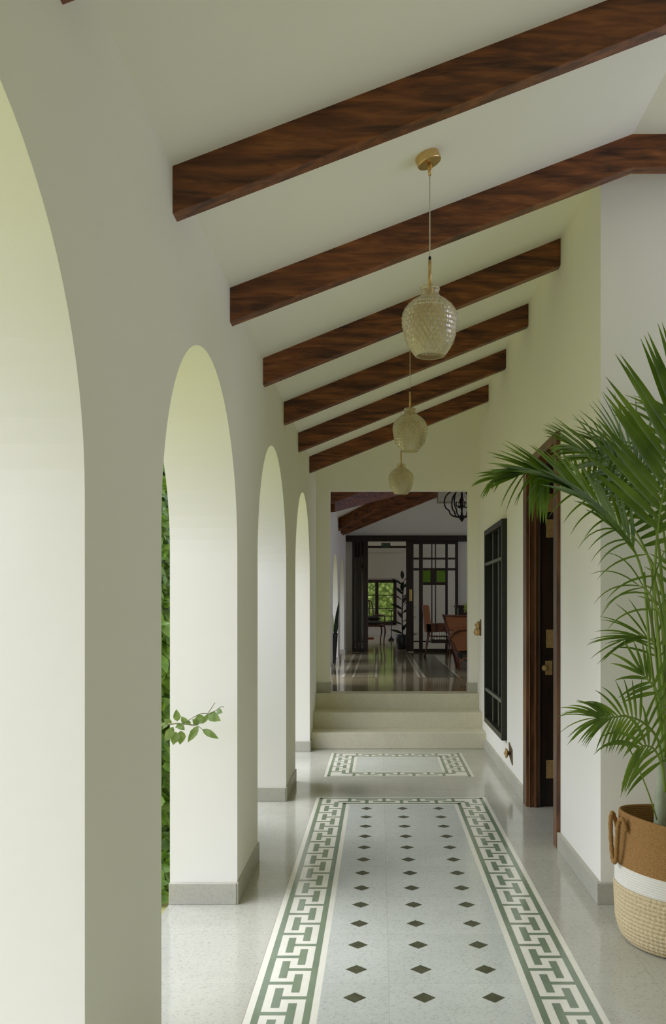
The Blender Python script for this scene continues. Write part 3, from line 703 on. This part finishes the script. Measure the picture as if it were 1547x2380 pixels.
# ---------------------------------------------------------------- garden
def leafquad(mb, c, d, nrm, L, wd, mi=0):
    d = d.normalized(); s_ = d.cross(nrm).normalized(); n2 = s_.cross(d)
    i = len(mb.v); rows = [(0, 0.02), (.18, .7), (.42, 1), (.7, .72), (1, .02)]
    for t, k in rows:
        p = c+d*L*t-n2*L*.18*t*t
        mb.v += [tuple(p-s_*wd*k*.5+n2*wd*k*.12), tuple(p), tuple(p+s_*wd*k*.5+n2*wd*k*.12)]
    for k in range(4):
        a_ = i+3*k; mb.face((a_, a_+1, a_+4, a_+3), mi); mb.face((a_+1, a_+2, a_+5, a_+4), mi)
def rv(s_=1): return Vector((random.uniform(-s_, s_), random.uniform(-s_, s_), random.uniform(-s_, s_)))
def bush(name, x0, x1, y0, y1, z0, z1, n, L, mat, label, cat, coreshrink=.12, view=(1, -.6, .3), cm='core'):
    rt = root(name, ((x0+x1)/2, (y0+y1)/2, z0), label, cat)
    core = MB(); nx, ny, nz = 3, max(4, int((y1-y0)/.3)), max(4, int((z1-z0)/.3))
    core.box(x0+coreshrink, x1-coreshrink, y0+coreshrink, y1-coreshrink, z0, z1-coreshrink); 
    core.build('backing_box', cm, rt, bevel=.06)  # solid box added inside the leaves to stop sky showing through
    mb = MB(); vv = Vector(view).normalized()
    for k in range(n):
        f = random.random(); x, y, z = random.uniform(x0, x1), random.uniform(y0, y1), random.uniform(z0+.02, z1)
        if f < .55: x = x1-coreshrink*random.uniform(.0, 1.1)
        elif f < .8: y = y0+coreshrink*random.uniform(0, 1.1)
        elif f < .9: z = z1-coreshrink*random.uniform(0, 1)
        d = (vv*.5+rv(.8)+Vector((0, 0, -.5))); nn = (vv+rv(.5)).normalized()
        leafquad(mb, Vector((x, y, z)), d, nn, L*random.uniform(.6, 1.3), L*.6*random.uniform(.8, 1.2), 0)
    mb.build('foliage', mat, rt, smooth=True, recalc=False)
    return rt
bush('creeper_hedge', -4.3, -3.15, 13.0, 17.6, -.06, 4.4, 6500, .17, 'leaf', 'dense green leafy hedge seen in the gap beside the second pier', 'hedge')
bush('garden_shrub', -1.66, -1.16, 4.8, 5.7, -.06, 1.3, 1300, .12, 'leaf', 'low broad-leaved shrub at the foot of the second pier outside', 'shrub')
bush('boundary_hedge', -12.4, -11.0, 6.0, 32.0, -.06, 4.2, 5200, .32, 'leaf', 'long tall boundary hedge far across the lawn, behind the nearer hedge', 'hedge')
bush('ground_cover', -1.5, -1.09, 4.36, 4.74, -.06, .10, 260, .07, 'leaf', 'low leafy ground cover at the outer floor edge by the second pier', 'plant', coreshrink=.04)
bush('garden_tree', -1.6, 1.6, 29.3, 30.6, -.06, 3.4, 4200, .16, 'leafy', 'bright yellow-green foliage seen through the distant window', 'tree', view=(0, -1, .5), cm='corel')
# leafy branch reaching in through the second arch
r = root('leafy_branch', (-1.2, 4.0, .1), 'thin leafy branch reaching through the second arch', 'branch')
YB_ = 4.02
def Q(x, y, dy=0): return P(360+x*.12928, 1600+y*.12928, YB_+dy)
st1 = spline([Vector((-1.25, 4.3, -.05)), Vector((-1.2, 4.15, .5)), Q(60, 760, .05), Q(300, 640), Q(540, 640), Q(760, 650, .02), Q(930, 470, .04), Q(1080, 255, .05)], 8)
MB().tube(st1, [.0055-.004*k/(len(st1)-1) for k in range(len(st1))], 8).build('stem', 'twig', r, smooth=True)
st2 = spline([Q(700, 640, .02), Q(860, 560, .03), Q(960, 460, .03), Q(1090, 400, .03), Q(1180, 335, .04), Q(1245, 335, .05)], 6)
MB().tube(st2, [.003-.0018*k/(len(st2)-1) for k in range(len(st2))], 6).build('twig', 'twig', r, smooth=True)
MB().tube(spline([Q(480, 640), Q(640, 550, .01), Q(800, 462, .02), Q(930, 450, .03)], 6), .0018, 6).build('twig', 'twig', r, smooth=True)
for (bx, by, tx, ty, wd_, dy) in ((400, 590, 385, 395, 130, 0), (300, 640, 170, 560, 110, .02), (560, 620, 480, 520, 110, .01), (640, 600, 560, 640, 80, .0), (500, 650, 370, 700, 100, -.02),
                                 (330, 690, 180, 960, 150, -.03), (380, 780, 330, 1005, 170, -.01), (470, 760, 460, 1000, 170, .01), (760, 650, 690, 560, 120, .02), (900, 520, 690, 600, 170, .03), (940, 480, 860, 630, 90, .02),
                                 (780, 670, 590, 965, 130, .0), (850, 735, 1125, 890, 125, .02), (935, 470, 1165, 560, 190, .03), (1110, 400, 1200, 430, 110, .05), (270, 560, 135, 720, 90, .03), (420, 640, 520, 740, 120, 0)):
    a_, b2 = Q(bx, by, dy), Q(tx, ty, dy-.02); mb = MB()
    nn = Vector((.25, -1, .25))+rv(.25)
    L_ = (b2-a_).length
    leafquad(mb, a_, b2-a_, nn.normalized(), L_*1.02, wd_*.12928*YB_/2076*1.05)
    mb.build('leaf', 'leafp', r, smooth=True, recalc=False)
MB().tube([Q(780, 680, .01), Q(850, 735, .02)], .0014, 6).build('twig', 'twig', r)

# ---------------------------------------------------------------- far room: sliding partition
mb = MB().box(XL-.03, 3.0, YS-.16, YS-.003, 2.705, 2.815)
thing('sliding_track', mb, 'darkwoodh', 'long dark wooden header beam above the sliding panels', 'track', bevel=.006)
def S(x): return (x-881.5)*17.95/2076
def SZ(y): return 1.413-(y-1407.5)*17.95/2076
r = root('sliding_door', (S(1006), 17.93, ZF), 'dark wooden glazed sliding panel with two green panes, right of the passage', 'sliding door', 'glazed sliding partition panels')
Y0, Y1 = 17.915, 17.955
fr = MB()
for a, b_ in ((943, 960.5), (973, 982), (1034, 1040), (1056.8, 1063.8)): fr.box(S(a), S(b_), Y0, Y1, ZF+.01, SZ(1258))
for a, b_ in ((1001.7, 1004.3), (1010.2, 1012.7)): fr.box(S(a), S(b_), Y0+.005, Y1-.005, SZ(1489), SZ(1265))
for a, b_ in ((1258, 1265), (1296, 1300.6), (1320.5, 1326), (1489, 1492.5), (1508, 1516)): fr.box(S(960), S(1057), Y0+.004, Y1-.004, SZ(b_), SZ(a))
fr.box(S(982), S(1034), Y0+.004, Y1-.004, SZ(1360), SZ(1353)); fr.box(S(1000), S(1014), Y0+.002, Y1-.002, SZ(1356), SZ(1322))
fr.build('panel_frame', 'darkwood', r, bevel=.004)
MB().box(S(960), S(1057), 17.932, 17.938, SZ(1512), SZ(1262)).build('pane', 'panec', r)
for a, b_ in ((982, 1000), (1014, 1034)):
    o = MB().box(S(a), S(b_), 17.924, 17.929, SZ(1354), SZ(1326)).build('pane', 'paneg', r); o['label'] = 'green glass pane'
o = MB().box(S(950.5), S(956.5), 17.895, Y0+.002, SZ(1397), SZ(1370)).build('pull_handle', 'brassl', r, bevel=.003); o['label'] = 'pale brass flush pull'
r = root('sliding_door', (S(836), 17.86, ZF), 'dark wooden sliding panel stacked at the left of the passage', 'sliding door', 'glazed sliding partition panels')
fr = MB(); Y0, Y1 = 17.86, 17.90
for a, b_ in ((818.5, 824), (829, 831.5), (836, 839.5), (844.5, 855)): fr.box(S(a), S(b_), Y0, Y1, ZF+.01, SZ(1258))
for a, b_ in ((1258, 1262), (1296.5, 1299), (1322, 1325), (1489, 1492), (1506, 1515)): fr.box(S(819), S(854), Y0+.004, Y1-.004, SZ(b_), SZ(a))
fr.build('panel_frame', 'darkwood', r, bevel=.003)
MB().box(S(819), S(854), 17.878, 17.882, SZ(1512), SZ(1260)).build('pane', 'pane', r)
r = root('sliding_door', (S(836), 17.93, ZF), 'second dark panel stacked behind the left one', 'sliding door', 'glazed sliding partition panels')
fr = MB(); fr.box(S(821), S(851), 17.92, 17.95, ZF+.01, SZ(1258)); fr.build('panel_frame', 'darkwood', r, bevel=.003)
# rail and sign in the passage
thing('curtain_rail', MB().box(S(854), S(947), 18.16, 18.19, 2.585, 2.625), 'darkwoodh', 'thin dark rail across the passage below the sign', 'rail')
r = root('exit_sign', (S(896.5), 18.1, 2.62), 'small dark green hanging sign at the top of the passage', 'sign')
MB().box(S(886), S(907), 18.09, 18.11, SZ(1271.5), SZ(1261)).build('sign_board', 'sign', r, bevel=.002)
mb = MB()
for (a, b_, c_, d_) in ((888, 889.3, 1263.5, 1269), (889.8, 891.2, 1263.5, 1266), (892, 893.2, 1263.5, 1269), (896.5, 897.4, 1263.5, 1269), (898, 900.5, 1263.5, 1264.6), (898, 900.5, 1268, 1269), (901.2, 902.2, 1263.5, 1269), (903, 905, 1263.5, 1264.8)):
    mb.box(S(a), S(b_), 18.086, 18.0905, SZ(d_), SZ(c_))
mb.build('sign_marks', 'signt', r)
for x in (889, 904): MB().tube([(S(x), 18.1, SZ(1262)), (S(x), 18.1, 2.71)], .003, 6).build('hanger', 'iron', r)

# garden window in the distance
r = root('window_2', (-.05, YB, BZ0), 'dark framed casement window looking onto bright foliage', 'window'); tag(r, kind='structure')
mb = MB(); K = YB/2076
def WXx(x): return (x-881.5)*YB/2076
def WZz(y): return 1.413-(y-1407.5)*YB/2076
mb.box(BX0, BX1, YB-.05, YB+.06, WZz(1354.5), BZ1+.01); mb.box(BX0, BX1, YB-.05, YB+.06, BZ0-.02, WZz(1444.5)); mb.box(WXx(913.5), BX1+.01, YB-.05, YB+.06, BZ0-.01, BZ1+.01); mb.box(BX0-.02, BX0+.06, YB-.05, YB+.06, BZ0-.01, BZ1)
mb.box(WXx(871.5), WXx(879.5), YB-.055, YB+.05, BZ0, BZ1)
mb.build('window_frame', 'darkwood', r, bevel=.005)
mb = MB()
for y in (1383.5, 1414.5, 1432): mb.box(BX0, BX1, YB-.03, YB+.01, WZz(y)-.013, WZz(y)+.013)
mb.build('glazing_bar', 'darkwood', r)
MB().box(BX0, BX1, YB+.012, YB+.016, BZ0, BZ1).build('pane', 'panec', r)
struct('trim_4', MB().box(-1.2, WXx(932), YB-.03, YB+.01, WZz(1344), WZz(1287)).box(-1.2, WXx(934), YB-.05, YB+.01, WZz(1289), WZz(1286)), 'wall_dim', 'pale blind panel above the distant window', bevel=.004)

# chandelier
r = root('chandelier', (1.29, 14.0, 2.72), 'black wrought iron scroll chandelier in the end opening, top right', 'chandelier')
cx, cy = 1.29, 14.0
MB().lathe([(0, 2.72), (.012, 2.735), (.03, 2.76), (.05, 2.79), (.055, 2.81), (.02, 2.83), (.012, 2.9), (.03, 3.0), (.045, 3.05), (.02, 3.1), (.012, 3.2), (0, 3.2)], (cx, cy, 0), 20).build('centre_stem', 'iron', r, smooth=True)
for k in range(6):
    a = 2*PI*k/6+PI; c, s_ = math.cos(a), math.sin(a)
    pr = [(.03, 2.80), (.12, 2.81), (.18, 2.85), (.20, 2.90), (.255, 2.95), (.275, 3.05), (.24, 3.14), (.17, 3.2), (.05, 3.28), (.01, 3.3)]
    MB().tube(spline([(cx+q[0]*c, cy+q[0]*s_, q[1]) for q in pr], 5), .011, 8).build('arm', 'iron', r, smooth=True)
for k in range(4):
    a = 2*PI*k/4+.4; c, s_ = math.cos(a), math.sin(a)
    pr = [(.02, 2.98), (.07, 2.95), (.1, 2.99), (.09, 3.04), (.06, 3.02)]
    MB().tube(spline([(cx+q[0]*c, cy+q[0]*s_, q[1]) for q in pr], 5), .01, 6).build('scroll', 'iron', r, smooth=True)
    MB().tube([(cx+.085*c, cy+.085*s_, 3.0), (cx+.085*c, cy+.085*s_, 3.09)], .012, 10).build('candle', 'cream', r, smooth=True)
MB().tube([(cx, cy, 3.19), (cx, cy, 3.55)], .01, 8).build('chain', 'iron', r)
struct('trim_5', MB().box(1.06, 1.35, 16.2, 16.5, 3.3, 3.56), 'wall_dim', 'beige boxed drop below the far ceiling')

# ---------------------------------------------------------------- dining chairs
def U(x, y, Y): return P(x, y, Y)
Yc = 16.0
r = root('dining_chair', (P(1015, 1528, Yc).x, Yc, ZF), 'cane-backed wooden armchair turned sideways before the glazed panel', 'chair')
def bx(a, b_, Y, dep, mb=None):   # box spanning two photo points at depth Y
    p, q = P(a[0], a[1], Y), P(b_[0], b_[1], Y); mb = mb or MB()
    mb.box(min(p.x, q.x), max(p.x, q.x), Y, Y+dep, min(p.z, q.z), max(p.z, q.z)); return mb
mb = MB().prism([P(983, 1408, Yc), P(986, 1406, Yc), P(994, 1406, Yc), P(997, 1411, Yc), P(1001, 1450, Yc), P(1003, 1470, Yc), P(989, 1470, Yc)], (0, .46, 0)); mb.build('backrest', 'cane', r, bevel=.008)
mb = MB().prism([P(989, 1450, Yc), P(1044, 1448, Yc), P(1044, 1468, Yc), P(991, 1470, Yc)], (0, .46, 0)); mb.build('seat', 'chairwood', r, bevel=.008)
mb = MB()
for k in range(7):
    x = 1006+k*5.6; mb.tube([P(x, 1469, Yc+.01), P(x+.6, 1474, Yc+.01), P(x, 1479, Yc+.01)], [.006, .014, .006], 8)
    if k < 5: mb.tube([P(x+6, 1481, Yc+.01), P(x+6, 1487, Yc+.01)], [.006, .012], 8)
mb.build('spindle', 'cream', r, smooth=True)
bx((1000, 1478), (1045, 1481), Yc, .44).build('stretcher', 'chairwood', r, bevel=.004)
bx((1002, 1487), (1045, 1495), Yc, .40).build('apron', 'darkwood', r, bevel=.004)
for (a, b_, dy) in (((998, 1468), (986, 1529), 0), ((998, 1468), (990, 1524), .42), ((1042, 1468), (1046, 1529), 0), ((1042, 1468), (1045, 1524), .42)):
    p, q = P(*a, Yc), P(*b_, Yc); p.y += dy; q.y += dy; q.z = ZF
    MB().tube([p, p.lerp(q, .3), p.lerp(q, .45), p.lerp(q, .7), q], [.017, .014, .02, .013, .016], 10).build('leg', 'chairwood', r, smooth=True)
Yc = 13.2
r = root('dining_chair', (P(1062, 1550, Yc).x, Yc, ZF), 'rattan tub chair with curved arm, nearest at the right of the end opening', 'chair')
mb = MB().prism([P(1031, 1431, Yc), P(1110, 1431, Yc), P(1110, 1462, Yc), P(1042, 1468, Yc)], (0, .05, 0)); mb.build('backrest', 'cane', r, bevel=.01)
MB().tube([P(1027, 1430, Yc), P(1060, 1432, Yc), P(1112, 1432, Yc)], .016, 10).build('top_rail', 'chairwood', r, smooth=True)
mb = MB().prism([P(1046, 1478, Yc-.3), P(1060, 1462, Yc-.3), P(1110, 1458, Yc-.3), P(1110, 1512, Yc-.3), P(1063, 1514, Yc-.3)], (0, .3, 0)); mb.build('side_panel', 'cane', r, bevel=.01)
MB().tube(spline([P(1043, 1488, Yc-.3), P(1052, 1474, Yc-.32), P(1070, 1466, Yc-.32), P(1095, 1464, Yc-.32), P(1112, 1464, Yc-.3)], 5), .014, 10).build('arm', 'chairwood', r, smooth=True)
MB().box(P(1064, 0, Yc).x, P(1112, 0, Yc).x, Yc-.28, Yc+.2, P(0, 1519, Yc).z, P(0, 1512, Yc).z).build('seat', 'darkwood', r, bevel=.006)
for (a, b_, dy) in (((1031, 1432), (1062, 1552), 0), ((1046, 1490), (1064, 1556), -.3), ((1106, 1490), (1104, 1556), -.3), ((1106, 1490), (1102, 1550), .2)):
    p, q = P(*a, Yc), P(*b_, Yc); p.y += dy; q.y += dy; q.z = ZF
    MB().tube([p, p.lerp(q, .5)+Vector((.012, 0, 0)), q], [.018, .02, .018], 10).build('leg', 'chairwood', r, smooth=True)
MB().tube(spline([P(1063, 1545, Yc-.3), P(1072, 1534, Yc-.3), P(1090, 1529, Yc-.3), P(1106, 1530, Yc-.3)], 5), .012, 8).build('stretcher', 'cane', r, smooth=True)
# sideboard and flower vase
r = root('sideboard', (1.9, 17.2, ZF), 'dark wooden sideboard at the right end of the glazed panel', 'sideboard')
xa = (1059-881.5)*17/2076
MB().box(xa, 3.1, 16.95, 17.45, SZ(1412), SZ(1406.5)).build('top', 'darkwoodh', r, bevel=.006)
MB().box(xa+.05, 3.05, 16.99, 17.42, ZF+.12, SZ(1411.5)).build('body', 'darkwood', r, bevel=.006)
for x in (xa+.09, 3.0):
    for y in (17.03, 17.38): MB().box(x-.03, x+.03, y-.03, y+.03, ZF, ZF+.14).build('leg', 'darkwood', r)
r = root('dining_table', (1.75, 14.4, ZF), 'dark dining table edge between the two cane chairs at the right', 'table')
MB().box(1.40, 2.7, 14.0, 15.2, ZF+.73, ZF+.77).build('tabletop', 'darkwoodh', r, bevel=.006)
for x in (1.5, 2.6):
    for y in (14.1, 15.1): MB().box(x-.04, x+.04, y-.04, y+.04, ZF, ZF+.735).build('leg', 'darkwood', r, bevel=.004)
r = root('flower_vase', (1.43, 14.5, ZF+.77), 'small gold and green posy at the right edge of the end opening', 'vase')
MB().lathe([(0, 0), (.03, 0), (.045, .04), (.03, .09), (.026, .1)], (1.46, 14.5, ZF+.77), 20).build('vase_body', 'brassl', r, smooth=True)
mb = MB()
for k in range(40):
    c = Vector((1.44, 14.48, ZF+.90))+rv(.055); leafquad(mb, c, rv(1)+Vector((0, 0, .4)), Vector((0, -1, .3))+rv(.4), .06, .035)
mb.build('posy', 'leafy', r, smooth=True, recalc=False)
# snake plant in tall pot in the far arcade
r = root('snake_plant', (-.745, 14.0, ZF), 'tall dark floor pot with upright sword leaves at the left of the end opening', 'plant')
MB().lathe([(0, 0), (.055, 0), (.06, .02), (.075, .25), (.09, .46), (.095, .50), (.085, .50), (.08, .46), (0, .45)], (-.745, 14.0, ZF), 28).build('pot', 'potd', r, smooth=True)
for (dx, h_, lean) in ((-.03, .62, -.05), (.03, .72, .12), (.0, .5, .02), (.05, .45, .06), (-.05, .4, -.08)):
    mb = MB(); b0 = Vector((-.745+dx, 14.0, ZF+.44))
    leafquad(mb, b0, Vector((lean, 0, h_)), Vector((.2, -1, 0)), h_*.8, .06); mb.build('leaf', 'leafd' if dx > .01 else 'leafp', r, smooth=True, recalc=False)
# dark plant in the passage
r = root('potted_plant', (.50, 19.3, ZF), 'dark long-leaved plant silhouetted at the right of the passage', 'plant')
MB().lathe([(0, 0), (.11, 0), (.13, .02), (.16, .3), (.15, .31), (0, .28)], (.50, 19.3, ZF), 24).build('pot', 'potd', r, smooth=True)
MB().tube(spline([(.50, 19.3, ZF+.25), (.49, 19.3, ZF+.8), (.52, 19.3, ZF+1.45)], 6), .014, 8).build('stem', 'leafd', r, smooth=True)
mb = MB()
for k in range(20):
    t = k/19; z = ZF+.25+1.25*t; a = k*2.4; b0 = Vector((.50, 19.3, z)); d = Vector((math.cos(a), math.sin(a)*.6, .35+.5*t))
    leafquad(mb, b0, d, Vector((0, 0, 1))+rv(.2)+Vector((0, -.7, 0)), .36*(1-.2*t), .085)
mb.build('foliage', 'leafd', r, smooth=True, recalc=False)
# chair with cushions in the room beyond
Yc = 21.0
r = root('lounge_chair', (P(875, 1500, Yc).x, Yc, ZF), 'wooden armchair with stacked cushions in front of the distant window', 'chair')
sz = P(0, 1452, Yc).z
MB().box(P(838, 0, Yc).x, P(895, 0, Yc).x, Yc, Yc+.5, sz-.05, sz).build('seat', 'chairwood', r, bevel=.01)
for x, y, xt in ((892, 0, 897), (846, 0, 846), (884, .46, 886), (848, .46, 848)):
    a, b_ = P(x, 1452, Yc+y), P(x, 1500, Yc+y); b_.z = ZF
    MB().tube(spline([a, a.lerp(b_, .3)+Vector((.03 if x > 880 else 0, 0, 0)), a.lerp(b_, .7), b_], 4), [.022]*6+[.016]*7, 10).build('leg', 'chairwood', r, smooth=True)
bk = MB()
for x in (846, 852, 858): bk.tube([P(x, 1448, Yc+.4), P(x, 1400, Yc+.45)], .012, 8)
bk.build('back_slat', 'chairwood', r, smooth=True)
MB().tube(spline([P(842, 1448, Yc+.42), P(843, 1402, Yc+.45), P(852, 1396, Yc+.45), P(862, 1399, Yc+.45), P(866, 1412, Yc+.45), P(868, 1448, Yc+.42)], 5), .018, 8).build('back_frame', 'chairwood', r, smooth=True)
MB().tube(spline([P(894, 1452, Yc), P(893, 1432, Yc), P(888, 1430, Yc+.2), P(868, 1430, Yc+.42)], 5), .014, 8).build('arm', 'chairwood', r, smooth=True)
MB().box(P(848, 0, Yc).x, P(868, 0, Yc).x, Yc+.05, Yc+.42, P(0, 1487, Yc).z, P(0, 1482, Yc).z).build('stretcher', 'cane', r)
def pillow(cx_, zc_, w_, h_, matn, lab, cat='cushion'):
    mb = MB(); n = 14; c = Vector((P(cx_, 0, Yc+.22).x, Yc+.25, zc_))
    for sgn in (1, -1):
        for i in range(n):
            for j in range(n):
                q = []
                for di, dj in ((0, 0), (1, 0), (1, 1), (0, 1)):
                    u, v_ = (i+di)/n*2-1, (j+dj)/n*2-1
                    q.append((c.x+u*w_/2, c.y+v_*.2, c.z+sgn*h_/2*((1-u**4)*(1-v_**4))**.5))
                mb.poly(q)
    return thing('cushion', mb, matn, lab, cat, smooth=True)
pillow(868, sz+.052, .40, .10, 'cushion', 'grey seat cushion, lowest on the distant armchair')
pillow(866, sz+.145, .36, .08, 'cushiond', 'dark cushion lying on the grey one on the distant armchair')
r = root('floor_stand', (P(909, 1480, 24).x, 24, ZF), 'thin dark metal stand on the floor before the distant window', 'stand')
x = P(909, 0, 24).x
MB().tube([(x, 24, ZF+.02), (x, 24, P(0, 1418, 24).z)], .011, 10).build('pole', 'iron', r, smooth=True)
MB().lathe([(0, .0), (.09, 0), (.08, .03), (.03, .07), (.012, .12)], (x, 24, ZF), 20).build('base', 'iron', r, smooth=True)
MB().lathe([(0, 0), (.08, .01), (.09, .03), (0, .03)], (x, 24, P(0, 1421, 24).z), 20).build('tray', 'iron', r, smooth=True)
for o in bpy.data.objects:
    if '_w' in o: del o['_w']
